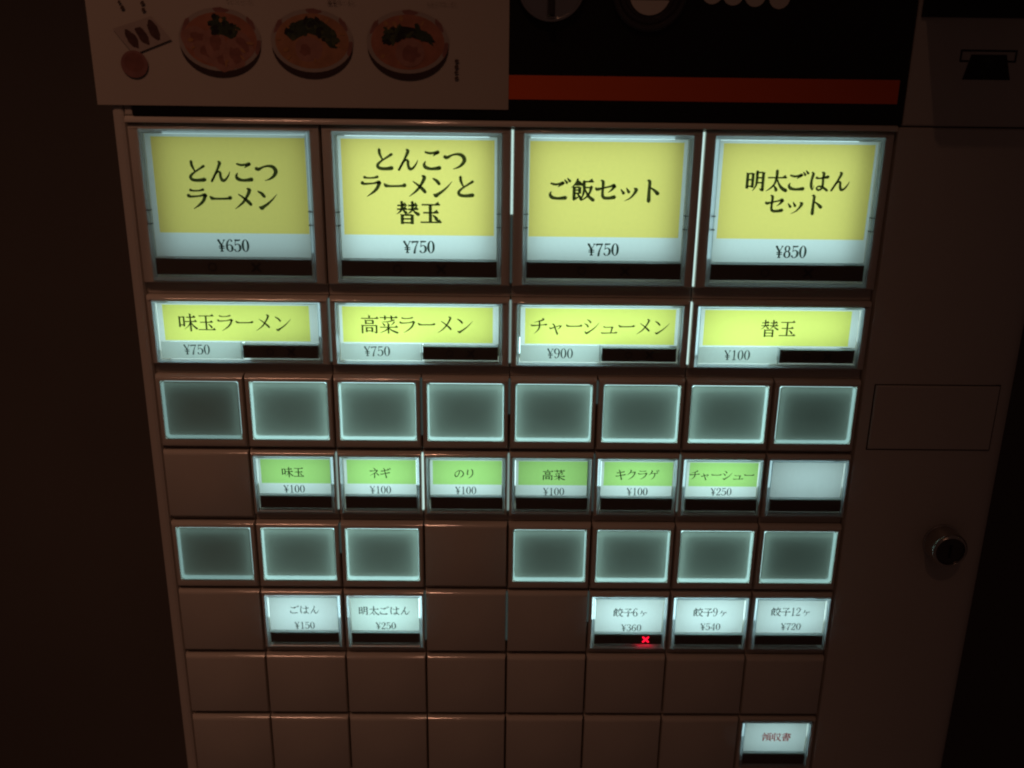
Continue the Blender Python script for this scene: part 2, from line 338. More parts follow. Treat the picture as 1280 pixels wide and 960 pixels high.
# flat fronts around the button panel
m = Mesh(); m.box(-123.8, -119.85, -330, BOT+.4, -14, 0, 1.2); m.build('side_stile', BODY, machine)
m = Mesh(); m.box(-119.8, -117.4, -330, -1.95, -14, -.1, .4); m.build('corner_trim', BODY, machine)
m = Mesh(); q = lambda z, d: [W(-119.8, d, z[0]), W(120.0, d, z[0]), W(120.0, d, z[1]), W(-119.8, d, z[1])]
m.quad_loops([q((-1.9, .2), -14), q((-1.9, .2), -1.2), q((-1.8, .2), -.4), q((-1.4, .2), .35), q((-.8, .15), .75), q((-.1, .05), .9)], False, True)
o = m.build('top_trim', CREAM, machine, smooth=True); o.data.set_sharp_from_angle(angle=math.radians(40))
def rounded_panel(name, x0, x1, z0, z1, rad, mat, label=None):
    """flat front whose right edge rolls back with a big radius"""
    m = Mesh(); b = .5
    prof = [(x0, -14), (x0, -b), (x0+b*.3, -b*.3), (x0+b, 0)] + [(x1-rad+rad*math.sin(t), -rad+rad*math.cos(t)) for t in (math.pi/2*k/10 for k in range(11))] + [(x1, -14-rad)]
    rows = []
    for z, ins in ((z0, .5), (z0+.5, 0), (z1-.5, 0), (z1, .5)):
        rows.append([W(x, d-ins if d > -8 else d, z) for x, d in prof])
    n = len(prof); b0 = len(m.v)
    for r_ in rows: m.v += r_
    for k in range(3):
        for i in range(n-1): m.f.append((b0+k*n+i, b0+(k+1)*n+i, b0+(k+1)*n+i+1, b0+k*n+i+1))
    m.f.append(tuple(range(b0, b0+n))); m.f.append(tuple(range(b0+3*n, b0+4*n))[::-1])
    o = m.build(name, mat, machine, label=label)
    o.data.polygons.foreach_set('use_smooth', [len(p.vertices) == 4 for p in o.data.polygons])
    o.data.set_sharp_from_angle(angle=math.radians(28))
    return o
rounded_panel('upper_panel', 121.3, 176.5, -330, -1.55, 13, BODY)
rounded_panel('door_panel', 120.5, 176.5, -1.1, 560, 13, BODY)
m = Mesh(); m.box(-123.6, 120.0, BOT+.6, 560, -14, 0, .6); m.build('lower_panel', BODY, machine)
# thin raised cover plate in a groove on the door
m = Mesh(); m.box(124.1, 167.3, 83.5, 107.6, -.2, .09); m.build('cover_recess', BLACKW, machine)
m = Mesh(); m.box(124.5, 166.9, 83.85, 107.2, -.2, .75, .5); m.build('cover_plate', BODY, machine)
# black control panel with its orange stripe
cp = Mesh(); cp.box(-117.3, 121.1, -330, -1.95, -14, .6, .5); cpo = cp.build('control_panel', BLACKP, machine)
m = Mesh(); m.box(-110, 118.6, -15.2, -8.1, .55, .72, .05); m.build('stripe', ORANGE, cpo)
# coin return knob (with its grip), coin slot, coin symbols: only their lower rims are in view
kn = lathe('coin_knob', 10.9, -40.5, [(10.3, .5), (10.3, 2.2), (9.9, 3.0), (9.2, 3.2), (9.0, 2.6)], CHROME, machine)
m = Mesh(); m.box(9.9, 11.9, -49, -32.0, 2.4, 7.5, .8); m.build('grip', DARKM, kn)
cs = lathe('coin_slot', 40.3, -39.4, [(11.3, .5), (11.3, 1.8), (10.7, 2.4), (9.7, 2.4), (9.2, 1.7), (8.6, 2.1), (7.9, 2.1), (7.4, 1.2)], DARKM, machine)
m = Mesh()
half = [W(40.3+6.1*math.cos(t), 1.7, -38.9+6.1*math.sin(t)) for t in (math.radians(18+144*k/24) for k in range(25))]
half0 = [W(40.3+6.1*math.cos(t), 1.2, -38.9+6.1*math.sin(t)) for t in (math.radians(18+144*k/24) for k in range(25))]
m.quad_loops([half0, half], False, True); m.build('slot_plate', BODY, cs)
for x, z in ((59.0, -39.3), (65.3, -39.0), (71.9, -38.7), (79.2, -38.2)):
    m = Mesh(); m.quad_loops([ell(x, z, 3.15, 3.15, .55), ell(x, z, 3.1, 3.1, .72)], False, True); m.build('coin_symbol', BODY, machine)
# display window and bill-slot pictogram on the upper right panel
m = Mesh(); m.box(122.6, 170, -62, -33.4, -.2, 1.2, .4); m.build('display_screen', BLACKP, machine)
st = Mesh()
for b in ((136.2, 153.6, -24.3, -23.75), (136.2, 136.75, -23.7, -21.3), (153.05, 153.6, -23.7, -21.3), (136.2, 139.0, -21.25, -20.7), (151.0, 153.6, -21.25, -20.7)):
    st.box(*b, .0, .10)
sto = st.build('slot_sticker', BLACKW, machine, label='black pictogram of a note pushed into a slot')
m = Mesh(); m.quad_loops([[W(139.6, .03, -22.9), W(150.4, .03, -22.9), W(152.6, .03, -15.6), W(137.9, .03, -15.6)], [W(139.6, .16, -22.9), W(150.4, .16, -22.9), W(152.6, .16, -15.6), W(137.9, .16, -15.6)]], False, True)
m.build('note_symbol', BLACKW, sto)
m = Mesh(); m.v += [W(145, .22, -22.3), W(147.3, .22, -20.6), W(142.7, .22, -20.6)]; m.f.append((0, 1, 2)); m.build('arrow', GREYINK, sto)
text('lettering', '収', 145.1, -18.1, 4.0, .22, GREYINK, sto, .9, 6)
# unseen box added above the view to cast a shadow on the upper panel
m = Mesh(); m.box(121, 171, -140, -47, 0, 47, 4); m.build('bill_acceptor', BLACKP, machine)
# cam lock of the door
lk = lathe('door_lock', 156.0, 143.0, [(6.7, 0), (6.7, .5), (6.4, .7), (6.4, 6.8), (6.1, 7.5), (5.6, 8.0), (5.2, 8.0), (4.9, 7.3)], LOCKM, machine)
lc = lathe('lock_core', 156.0, 143.0, [(4.85, 6.6), (4.85, 7.4), (4.5, 7.6)], DARKM, lk)
m = Mesh(); m.box(155.5, 156.5, 140.4, 145.6, 7.4, 7.68); m.build('keyhole', BLACKW, lk)

# ------------------------------------------------------------------ button modules
BKD = -11.0
def plate(name, x0, x1, z0, z1, hole=None, groove=2.0, label=None):
    """moulded face plate: eased edges (wide one along the top), optional opening, undercut strip at the foot"""
    g = .2; X0, X1, Z0, Z1 = x0+g, x1-g, z0+.25, z1-groove
    jd = random.uniform(-.06, .06)
    r = lambda s_, t, b, d: [W(X0+s_, d+jd, Z0+t), W(X1-s_, d+jd, Z0+t), W(X1-s_, d+jd, Z1-b), W(X0+s_, d+jd, Z1-b)]
    m = Mesh()
    L = [r(0, 0, 0, BKD), r(0, 0, 0, -2.0), r(.06, .12, .05, -1.35), r(.16, .42, .12, -.78), r(.3, .88, .25, -.34), r(.42, 1.4, .38, -.08), r(.5, 1.9, .5, 0)]
    if hole:
        a, b, c, e = hole
        hl = lambda d: [W(a, d, c), W(b, d, c), W(b, d, e), W(a, d, e)]
        L += [hl(0+jd), hl(-.3), hl(BKD)]
        m.quad_loops(L)
    else: m.quad_loops(L, False, True)
    m.box(X0, X1, Z1+.01, z1-.02, BKD, -3.0-jd)
    o = m.build(name, CREAM, machine, label=label)
    o.data.polygons.foreach_set('use_smooth', [i < 28 for i in range(len(o.data.polygons))])
    o.data.set_sharp_from_angle(angle=math.radians(50))
    return o
def ring(name, x0, x1, z0, z1, wd, d0, d1, mat, parent, bev=.25):
    r = lambda i, d: [W(x0+i, d, z0+i), W(x1-i, d, z0+i), W(x1-i, d, z1-i), W(x0+i, d, z1-i)]
    m = Mesh(); m.quad_loops([r(0, d0), r(0, d1-bev), r(bev, d1), r(wd-bev, d1), r(wd, d1-bev), r(wd, d0)])
    return m.build(name, mat, parent)
def card(parent, x0, x1, z0, z1, print_rect, mats, d=-.9):
    """paper insert: a white sheet with one printed field"""
    if not print_rect:
        m = Mesh(); m.box(x0, x1, z0, z1, d-.12, d); return m.build('name_card', mats[0], parent)
    a, b, c, e = print_rect
    xs, zs = [x0, a, b, x1], [z0, c, e, z1]
    vs = [W(x, d, z) for z in zs for x in xs]
    fs, fm = [], []
    for j in range(3):
        for i in range(3):
            fs.append((j*4+i, (j+1)*4+i, (j+1)*4+i+1, j*4+i+1)); fm.append(1 if i == 1 and j == 1 else 0)
    return obj('name_card', vs, fs, list(mats), parent, fmat=fm)
def status_marks(parent, wx0, wx1, wz0, wz1, sold_out=False):
    cz = (wz0+wz1)/2; r = (wz1-wz0)*.27; d = -.11
    xa, xb = wx0+(wx1-wx0)*.36, wx0+(wx1-wx0)*(.76 if sold_out else .64)
    o_ = [(r*math.cos(t), r*math.sin(t)) for t in (2*math.pi*k/20 for k in range(20))]
    m = Mesh(); m.quad_loops([[W(xa+x*.72, d, cz+y*.72) for x, y in o_], [W(xa+x, d, cz+y) for x, y in o_]]); m.build('unlit_circle', GHOST, parent)
    m = Mesh(); t = r*.26
    for sg in (1, -1):
        a = (-r, -r*sg); b = (r, r*sg); n = (t*sg*.7, -t*.7)
        dd = d+(.01 if sg > 0 else 0)
        m.v += [W(xb+a[0]+n[0], dd, cz+a[1]+n[1]), W(xb+b[0]+n[0], dd, cz+b[1]+n[1]), W(xb+b[0]-n[0], dd, cz+b[1]-n[1]), W(xb+a[0]-n[0], dd, cz+a[1]-n[1])]
        k = len(m.v)-4; m.f.append((k, k+1, k+2, k+3))
    m.build('sold_out_cross' if sold_out else 'unlit_cross', RED if sold_out else GHOST, parent)
def menu_button(cx0, cx1, z0, z1, outer, prt, win, card_end, lines, power, mats, label, groove, big=False, wt=1.0, thin=3.6, ink=None, notch=False, sold_out=False, glow=(.5, .5)):
    """backlit menu key. outer/prt/win are x0,x1,z0,z1 of cover, printed field and status window"""
    ox0, ox1, oz0, oz1 = outer
    p = plate('menu_button', cx0, cx1, z0, z1, (ox0-.15, ox1+.15, oz0-.15, oz1+.15), groove, label)
    rw = 1.15 if big else .8
    ring('cover_rim', ox0, ox1, oz0, oz1, rw, -.7, .75, RIMO, p)
    # lamp board behind the card, a little smaller than the opening, off centre as lamps are
    bx0, bx1, bz0, bz1 = ox0+.2, ox1-.2, oz0+.2, card_end+1.2
    m = Mesh(); m.box(ox0, ox1, oz0, oz1, BKD-.6, BKD+.1); m.build('lamp_board', CREAMIN, p)
    ww, hh = bx1-bx0, bz1-bz0
    sx, sz = ww*(.06 if big else .03), hh*.03
    m = Mesh(); LD = -7.0 if big else BKD+.35
    m.box(bx0+sx*2*glow[0], bx1-sx*2*(1-glow[0]), bz0+sz*2*glow[1], bz1-sz*2*(1-glow[1]), LD-.2, LD); m.build('backlight', lamp(power), p)
    # card
    card(p, ox0+rw+.28, ox1-rw-.28, oz0+rw+.25, card_end, prt, mats)
    if notch:      # the price strip beside the status window
        m = Mesh(); m.box(ox0+rw+.28, win[0]-.75, card_end+.06, oz1-rw-.15, -1.0, -.9); m.build('price_card', mats[0], p)
        m = Mesh(); m.box(ox0+rw, win[0]-.5, card_end+.2, oz1-rw, BKD+.15, BKD+.35); m.build('backlight', lamp(power*.95), p)
        m = Mesh(); m.box(win[0]-.62, win[0]-.12, card_end-.1, win[3]+.3, -.8, .1, .1); m.build('divider', RIM, p)
    # status window: black box behind the cover with its unlit symbols
    wb = Mesh(); wb.box(win[0], win[1], win[2], win[3], -1.6 if big else -5, -.2, .08); wo_ = wb.build('status_window', WINDOW, p)
    if big or notch or sold_out: status_marks(p, *win, sold_out=sold_out)
    m = Mesh(); m.box(win[0]-(.1 if not notch else .05), win[1]+.1, win[2]-.55, win[2]-.12, -.8, .05, .1); m.build('card_ledge', RIM, p)
    if sold_out:      # added glowing bar, imitates the cross's red spill under the window
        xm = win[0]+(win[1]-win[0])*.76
        m = Mesh(); m.box(xm-3.0, xm+2.6, win[3]+.08, win[3]+.42, -1.6, -.9); m.build('led_light', SPILLRED, p)
    # side clips of the cover
    if big:
        for zz in (oz0+(oz1-oz0)*.52, oz0+(oz1-oz0)*.61):
            for xx in (ox0+.05, ox1-1.45):
                m = Mesh(); m.box(xx, xx+1.4, zz, zz+.2, -1, .8); m.build('clip', GREYINK, p)
    for i, (nm, txt, tx, tz, em, kw) in enumerate(lines):
        text(nm, txt, tx, tz, em, -.84, ink or INK, p, kw.get('wt', wt), kw.get('thin', thin), kw.get('wide', 1), kw.get('track', 1), kw.get('tilt', 0))
    m = Mesh(); m.box(ox0+rw*.9, ox1-rw*.9, oz0+rw*.9, oz1-rw*.9, .28, .42); m.build('clear_cover', PANE, p)
    return p
def glow_button(cx0, z0, power, asym, label):
    a, b, c, e = cx0+2.1, cx0+28.15, z0+2.35, z0+23.1
    p = plate('blank_button', cx0, cx0+PW, z0, z0+PH, (a-.12, b+.12, c-.12, e+.12), 1.3, label)
    r = lambda i, d: rrect(a+i, b-i, c+i, e-i, d, max(.3, .9-i))
    m = Mesh(); m.quad_loops([r(0, -.1), r(0, .15), r(.12, .32), r(.3, .38)], False, True); m.build('key_cap', SMOKE, p)
    # a lit frame round the inside edge of the key throws its light inwards behind the smoky cap
    m = Mesh(); q = lambda i, d: rrect(a+i, b-i, c+i, e-i, d, 1.3-i, 5)
    m.quad_loops([q(.08, -.2), q(.3, -1.2), q(.45, -2.1)])
    m.build('light_frame', lamp(power, (.55, .93, .93)), p)
    m = Mesh(); m.box(a, b, c, e, -6.6, -6.0); m.build('back_plate', KEYBACK, p)
    return p
KEYBACK = plastic('grey_back_plate', (.30, .33, .31), .7)
col = lambda k: (k-4)*PW

# ------------------------------------------------------------------ the keys, row by row
# a line of print is (part name, text, centre x, centre z, em, style), in mm on the machine's front
BIGKW = dict(big=True, groove=3.9, wt=1.8, thin=7.4)
PRICE = dict(wt=1.0, thin=4.2, wide=1.1)

menu_button(-120, -60, 0, 2*PH, (-116.2, -63.4, 2.1, 50.1), (-113, -65, 4.4, 34.5), (-115.1, -64.6, 42.8, 48.1), 42.2,
    [('lettering', 'とんこつ', -88.40, 15.00, 7.35, dict()),
     ('lettering', 'ラーメン', -88.90, 23.50, 7.35, dict()),
     ('price', '¥650', -89.70, 38.50, 4.30, dict(wt=1.6, thin=7.5, wide=1.12))],
    0.9144, (CARDW, YELLOW), 'large yellow key reading とんこつラーメン with price ¥650', glow=(0.75, 0.4), **BIGKW)
menu_button(-60, 0, 0, 2*PH, (-56.2, -3.4, 2.1, 50.1), (-53.8, -5.6, 4.4, 34.5), (-55.1, -4.6, 42.8, 48.1), 42.2,
    [('lettering', 'とんこつ', -29.10, 10.70, 7.45, dict()),
     ('lettering', 'ラーメンと', -29.70, 18.90, 7.45, dict()),
     ('lettering', '替玉', -29.70, 27.30, 7.45, dict()),
     ('price', '¥750', -29.80, 38.30, 4.30, dict(wt=1.6, thin=7.5, wide=1.12))],
    1.76, (CARDW, YELLOW), 'large yellow key reading とんこつラーメンと替玉 with price ¥750', glow=(0.4, 0.6), **BIGKW)
menu_button(0, 60, 0, 2*PH, (3.8, 56.6, 2.1, 50.1), (5.5, 54, 4.4, 34.5), (4.9, 55.4, 42.8, 48.1), 42.2,
    [('lettering', 'ご飯セット', 29.80, 19.40, 7.35, dict()),
     ('price', '¥750', 29.90, 38.50, 4.30, dict(wt=1.6, thin=7.5, wide=1.12))],
    1.632, (CARDW, YELLOW), 'large yellow key reading ご飯セット with price ¥750', glow=(0.3, 0.3), **BIGKW)
menu_button(60, 120, 0, 2*PH, (63.8, 116.6, 2.1, 50.1), (66.4, 114.3, 4.4, 34.5), (64.9, 115.4, 42.8, 48.1), 42.2,
    [('lettering', '明太ごはん', 90.90, 15.90, 6.80, dict()),
     ('lettering', 'セット', 90.70, 23.20, 6.60, dict()),
     ('price', '¥850', 91.10, 38.60, 4.30, dict(wt=1.6, thin=7.5, wide=1.12))],
    1.6, (CARDW, YELLOW), 'large yellow key reading 明太ごはんセット with price ¥850', glow=(0.15, 0.6), **BIGKW)
menu_button(-120, -60, 2*PH, 3*PH, (-117.7, -62.8, 56.75, 77.85), (-114.9, -66.6, 58.35, 70.6), (-89.2, -64.1, 71.8, 76.4), 71.0,
    [('lettering', '味玉ラーメン', -91.30, 64.30, 6.30, dict()),
     ('price', '¥750', -104.70, 73.70, 3.70, dict(wt=1.25, thin=6.5, wide=1.12))],
    2.4225, (CARDW, LIME), 'lime key reading 味玉ラーメン with price ¥750', 3.6, wt=1.2, thin=5.4, notch=True, glow=(0.4, 0.5))
menu_button(-60, 0, 2*PH, 3*PH, (-57.7, -2.8, 56.75, 77.85), (-55.7, -5.8, 58.35, 70.6), (-29.2, -4.1, 71.8, 76.4), 71.0,
    [('lettering', '高菜ラーメン', -31.00, 64.40, 6.30, dict()),
     ('price', '¥750', -44.50, 73.70, 3.70, dict(wt=1.25, thin=6.5, wide=1.12))],
    3.135, (CARDW, LIME), 'lime key reading 高菜ラーメン with price ¥750', 3.6, wt=1.2, thin=5.4, notch=True, glow=(0.5, 0.5))
menu_button(0, 60, 2*PH, 3*PH, (2.3, 57.2, 56.75, 77.85), (4.9, 55, 58.35, 70.6), (30.8, 55.9, 71.8, 76.4), 71.0,
    [('lettering', 'チャーシューメン', 30.00, 64.40, 5.85, dict()),
     ('price', '¥900', 16.90, 73.90, 3.70, dict(wt=1.25, thin=6.5, wide=1.12))],
    3.135, (CARDW, LIME), 'lime key reading チャーシューメン with price ¥900', 3.6, wt=1.2, thin=5.4, notch=True, glow=(0.5, 0.5))
menu_button(60, 120, 2*PH, 3*PH, (62.3, 117.2, 56.75, 77.85), (64.6, 113.6, 58.35, 70.6), (90.8, 115.9, 71.8, 76.4), 71.0,
    [('lettering', '替玉', 89.50, 64.50, 6.10, dict()),
     ('price', '¥100', 76.60, 73.90, 3.70, dict(wt=1.25, thin=6.5, wide=1.12))],
    2.9925, (CARDW, LIME), 'lime key reading 替玉 with price ¥100', 3.6, wt=1.2, thin=5.4, notch=True, glow=(0.3, 0.5))
# row 3: eight blank keys, glowing from their rims
glow_button(-120, TOPS[2], 0.945, 0, 'dim blank smoky key at the left end of its row')
glow_button(-90, TOPS[2], 2.31, 0, None)
glow_button(-60, TOPS[2], 2.625, 0, None)
glow_button(-30, TOPS[2], 2.52, 0, None)
glow_button(0, TOPS[2], 2.415, 0, None)
glow_button(30, TOPS[2], 2.52, 0, None)
glow_button(60, TOPS[2], 2.52, 0, None)
glow_button(90, TOPS[2], 1.575, 0, None)
# row 4: side dishes
menu_button(-90, -60, TOPS[3], TOPS[3]+PH, (-88.55, -61.25, 111.68, 133.18), (-86.5, -62.3, 113.38, 122.48), (-87.3, -61.9, 127.08, 131.68), 126.48,
    [('lettering', '味玉', -75.40, 118.20, 4.00, dict(wt=1.25, thin=6.5)),
     ('price', '¥100', -75.20, 124.60, 3.10, dict(wt=1.25, thin=6.5, wide=1.14))],
    2.47, (CARDW, GREEN), 'small green key reading 味玉 with price ¥100', 3.0, glow=(0.5, 0.5))
menu_button(-60, -30, TOPS[3], TOPS[3]+PH, (-58.55, -31.25, 111.68, 133.18), (-56.5, -32.3, 113.38, 122.48), (-57.3, -31.9, 127.08, 131.68), 126.48,
    [('lettering', 'ネギ', -45.00, 118.20, 3.90, dict(wt=1.25, thin=6.5)),
     ('price', '¥100', -44.90, 124.70, 3.10, dict(wt=1.25, thin=6.5, wide=1.14))],
    2.99, (CARDW, GREEN), 'small green key reading ネギ with price ¥100', 3.0, glow=(0.5, 0.5))
menu_button(-30, 0, TOPS[3], TOPS[3]+PH, (-28.55, -1.25, 111.68, 133.18), (-26.5, -2.3, 113.38, 122.48), (-27.3, -1.9, 127.08, 131.68), 126.48,
    [('lettering', 'のり', -15.40, 118.30, 3.80, dict(wt=1.25, thin=6.5)),
     ('price', '¥100', -14.90, 124.70, 3.10, dict(wt=1.25, thin=6.5, wide=1.14))],
    2.86, (CARDW, GREEN), 'small green key reading のり with price ¥100', 3.0, glow=(0.5, 0.5))
menu_button(0, 30, TOPS[3], TOPS[3]+PH, (1.45, 28.75, 111.68, 133.18), (3.5, 27.7, 113.38, 122.48), (2.7, 28.1, 127.08, 131.68), 126.48,
    [('lettering', '高菜', 15.80, 118.50, 4.00, dict(wt=1.25, thin=6.5)),
     ('price', '¥100', 16.10, 124.90, 3.10, dict(wt=1.25, thin=6.5, wide=1.14))],
    2.21, (CARDW, GREEN), 'small green key reading 高菜 with price ¥100', 3.0, glow=(0.5, 0.5))
menu_button(30, 60, TOPS[3], TOPS[3]+PH, (31.45, 58.75, 111.68, 133.18), (33.5, 57.7, 113.38, 122.48), (32.7, 58.1, 127.08, 131.68), 126.48,
    [('lettering', 'キクラゲ', 45.20, 118.20, 3.90, dict(wt=1.25, thin=6.5)),
     ('price', '¥100', 45.60, 124.70, 3.10, dict(wt=1.25, thin=6.5, wide=1.14))],
    2.86, (CARDW, GREEN), 'small green key reading キクラゲ with price ¥100', 3.0, glow=(0.5, 0.5))
menu_button(60, 90, TOPS[3], TOPS[3]+PH, (61.45, 88.75, 111.68, 133.18), (63.5, 87.7, 113.38, 122.48), (62.7, 88.1, 127.08, 131.68), 126.48,
    [('lettering', 'チャーシュー', 75.00, 118.10, 3.85, dict(wt=1.25, thin=6.5)),
     ('price', '¥250', 75.30, 124.50, 3.10, dict(wt=1.25, thin=6.5, wide=1.14))],
    2.99, (CARDW, GREEN), 'small green key reading チャーシュー with price ¥250', 3.0, glow=(0.3, 0.5))
menu_button(90, 120, TOPS[3], TOPS[3]+PH, (91.45, 118.75, 111.68, 133.18), None, (92.7, 118.1, 127.08, 131.68), 126.48,
    [],
    2.332, (CARDP,), 'small white key with an empty card', 3.0, glow=(0.5, 0.5))
# row 5: seven blank glowing keys, one cover plate between them
glow_button(-120, TOPS[4], 1.05, 0, 'dim blank smoky key at the left end of its row')
glow_button(-90, TOPS[4], 2.205, 0, None)
glow_button(-60, TOPS[4], 2.415, 0, None)
glow_button(0, TOPS[4], 1.995, 0, None)
glow_button(30, TOPS[4], 2.205, 0, None)
glow_button(60, TOPS[4], 2.31, 0, None)
glow_button(90, TOPS[4], 1.575, 0, None)
# row 6: rice and dumplings
menu_button(-90, -60, TOPS[5], TOPS[5]+PH, (-88.4, -61.25, 166.72, 188.42), None, (-87.4, -62.1, 182.72, 186.92), 182.12,
    [('lettering', 'ごはん', -74.40, 173.40, 3.70, dict(wt=1.25, thin=6.5)),
     ('price', '¥150', -74.60, 180.00, 3.10, dict(wt=1.25, thin=6.5, wide=1.14))],
    3.626, (CARDP,), 'small white key reading ごはん with price ¥150', 2.9, glow=(0.5, 0.5))
menu_button(-60, -30, TOPS[5], TOPS[5]+PH, (-58.4, -31.25, 166.72, 188.42), None, (-57.4, -32.1, 182.72, 186.92), 182.12,
    [('lettering', '明太ごはん', -45.10, 173.60, 3.85, dict(wt=1.25, thin=6.5)),
     ('price', '¥250', -44.60, 180.00, 3.10, dict(wt=1.25, thin=6.5, wide=1.14))],
    4.44, (CARDW,), 'small white key reading 明太ごはん with price ¥250', 2.9, glow=(0.5, 0.5))
menu_button(30, 60, TOPS[5], TOPS[5]+PH, (31.6, 58.75, 166.72, 188.42), None, (32.6, 57.9, 182.72, 186.92), 182.12,
    [('lettering', '餃子6ヶ', 45.70, 173.70, 3.70, dict(wt=1.25, thin=6.5)),
     ('price', '¥360', 46.40, 180.20, 3.10, dict(wt=1.25, thin=6.5, wide=1.14))],
    4.07, (CARDP,), 'small white key reading 餃子6ヶ with price ¥360 and a red sold out cross', 2.9, glow=(0.5, 0.5), sold_out=True)
menu_button(60, 90, TOPS[5], TOPS[5]+PH, (61.6, 88.75, 166.72, 188.42), None, (62.6, 87.9, 182.72, 186.92), 182.12,
    [('lettering', '餃子9ヶ', 75.30, 173.40, 3.70, dict(wt=1.25, thin=6.5)),
     ('price', '¥540', 75.80, 179.60, 3.10, dict(wt=1.25, thin=6.5, wide=1.14))],
    4.144, (CARDP,), 'small white key reading 餃子9ヶ with price ¥540', 2.9, glow=(0.4, 0.5))
menu_button(90, 120, TOPS[5], TOPS[5]+PH, (91.6, 118.75, 166.72, 188.42), None, (92.6, 117.9, 182.72, 186.92), 182.12,
    [('lettering', '餃子12ヶ', 105.10, 173.00, 3.70, dict(wt=1.25, thin=6.5)),
     ('price', '¥720', 105.80, 179.30, 3.10, dict(wt=1.25, thin=6.5, wide=1.14))],
    3.404, (CARDP,), 'small white key reading 餃子12ヶ with price ¥720', 2.9, glow=(0.3, 0.5))
menu_button(90, 120, TOPS[7], TOPS[7]+PH, (91.7, 117.8, 220.71, 241.76), None, (92.2, 117, 236.06, 241.46), 235.56,
    [('lettering', '領収書', 105.20, 228.80, 3.85, dict(wt=1.5, thin=6.5))],
    2.294, (CARDP,), 'small white key reading 領収書 in red', 2.9, glow=(0.5, 0.5), ink=REDINK)
# plain cover plates where no key is fitted
for row, cells in ((3, (0,)), (4, (3,)), (5, (0, 3, 4)), (6, range(8)), (7, range(7))):
    for c in cells: plate('cover_plate', col(c), col(c)+PW, TOPS[row], TOPS[row]+PH, None, 2.0)
# glowing strips set in the module gaps, standing in for leaked lamp light
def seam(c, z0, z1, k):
    m = Mesh(); x = col(c); m.box(x-.17, x+.17, z0, z1, -2.6, -1.0); m.build('lit_gap', SEAM_GLOW[k], machine)

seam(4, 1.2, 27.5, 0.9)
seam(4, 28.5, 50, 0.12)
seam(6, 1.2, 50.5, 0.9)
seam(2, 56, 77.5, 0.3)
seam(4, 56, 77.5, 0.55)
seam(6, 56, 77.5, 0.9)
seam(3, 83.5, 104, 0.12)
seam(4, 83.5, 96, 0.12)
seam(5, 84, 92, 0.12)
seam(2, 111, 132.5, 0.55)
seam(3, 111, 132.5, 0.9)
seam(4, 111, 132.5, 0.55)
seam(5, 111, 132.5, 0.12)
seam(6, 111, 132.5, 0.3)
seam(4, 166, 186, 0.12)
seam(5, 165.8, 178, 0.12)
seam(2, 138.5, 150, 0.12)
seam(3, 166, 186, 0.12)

# ------------------------------------------------------------------ the menu poster hung over the control panel
PB = 1.1
SHEET = 1.0155                 # print scale: the sheet's drawing units against real millimetres
def Q(x, d, z): return W(-1.47+(x+1.5)*SHEET, d, -5.02+(z+5.3)*SHEET)
poster = empty('menu_poster', tuple(Q(-63, PB, -60)), 'white paper menu poster with three ramen bowls and a gyoza plate', 'poster')
pm = Mesh(); n = 10
rows = []
for j in range(7):
    z = -170+(-5.3+170)*j/6
    rows.append([Q(-125.4+123.9*i/n - (.35 if i == 0 else 0)*(1-j/6), PB+.05*math.sin(i*.9+j*.4), z) for i in range(n+1)])
for r_ in rows: pm.v += r_
for j in range(6):
    for i in range(n): pm.f.append((j*(n+1)+i, (j+1)*(n+1)+i, (j+1)*(n+1)+i+1, j*(n+1)+i+1))
sheet = pm.build('sheet', PAPERW, poster)
mod = sheet.modifiers.new('thickness', 'SOLIDIFY'); mod.thickness = .0001
def ink(name, c, vary=.25, scale=420): return plastic(name, c, .5, .3, vary, scale)
POSTINK = ink('poster_ink', (.09, .06, .05)); SOUP = ink('soup_print', (.35, .145, .095), .4, 260); SOUP2 = ink('pale_soup_print', (.36, .175, .10), .4, 260); LIP = ink('dark_bowl_print', (.05, .03, .03), .1)
BOWLW = ink('bowl_white_print', (.35, .30, .27), .15, 200); GREENS = ink('greens_print', (.035, .05, .03), .6, 700); PORK = ink('pork_print', (.33, .165, .13), .35, 300)
PORKD = ink('pork_centre_print', (.24, .10, .08), .4, 400); NORI = ink('mushroom_print', (.02, .018, .02), .5, 600); PLATE = ink('plate_print', (.37, .31, .28), .1, 150)
GYOZA = ink('gyoza_print', (.085, .045, .04), .6, 500); DIP = ink('dip_print', (.21, .085, .07), .4, 300); PATT = ink('rim_pattern_print', (.24, .11, .10), .4, 300)
lay = [PB+.18]
def flat(name, pts, mat, parent):
    lay[0] += .0025
    b = [Vector((p.x, p.y-(lay[0]-PB)/1000, p.z)) for p in pts]
    return obj(name, b, [tuple(range(len(b)))], mat, parent)
E_ = lambda x, z, rx, rz, rot=0, n=36: [Q(x+rx*math.cos(2*math.pi*k/n), PB, z+rz*math.sin(2*math.pi*k/n)) for k in range(n)]
def blob(x, z, rx, rz, rot=0, rough=.16, seed=0, n=30):
    rg = random.Random(seed); k = [rg.uniform(-1, 1) for _ in range(n)]
    k = [(k[i-1]+k[i]+k[(i+1) % n])/3 for i in range(n)]
    c, s_ = math.cos(rot), math.sin(rot); out = []
    for i in range(n):
        t = 2*math.pi*i/n; a = rx*math.cos(t)*(1+rough*1.7*k[i]); b = rz*math.sin(t)*(1+rough*1.7*k[i])
        out.append(Q(x+a*c-b*s_, PB, z+a*s_+b*c))
    return out
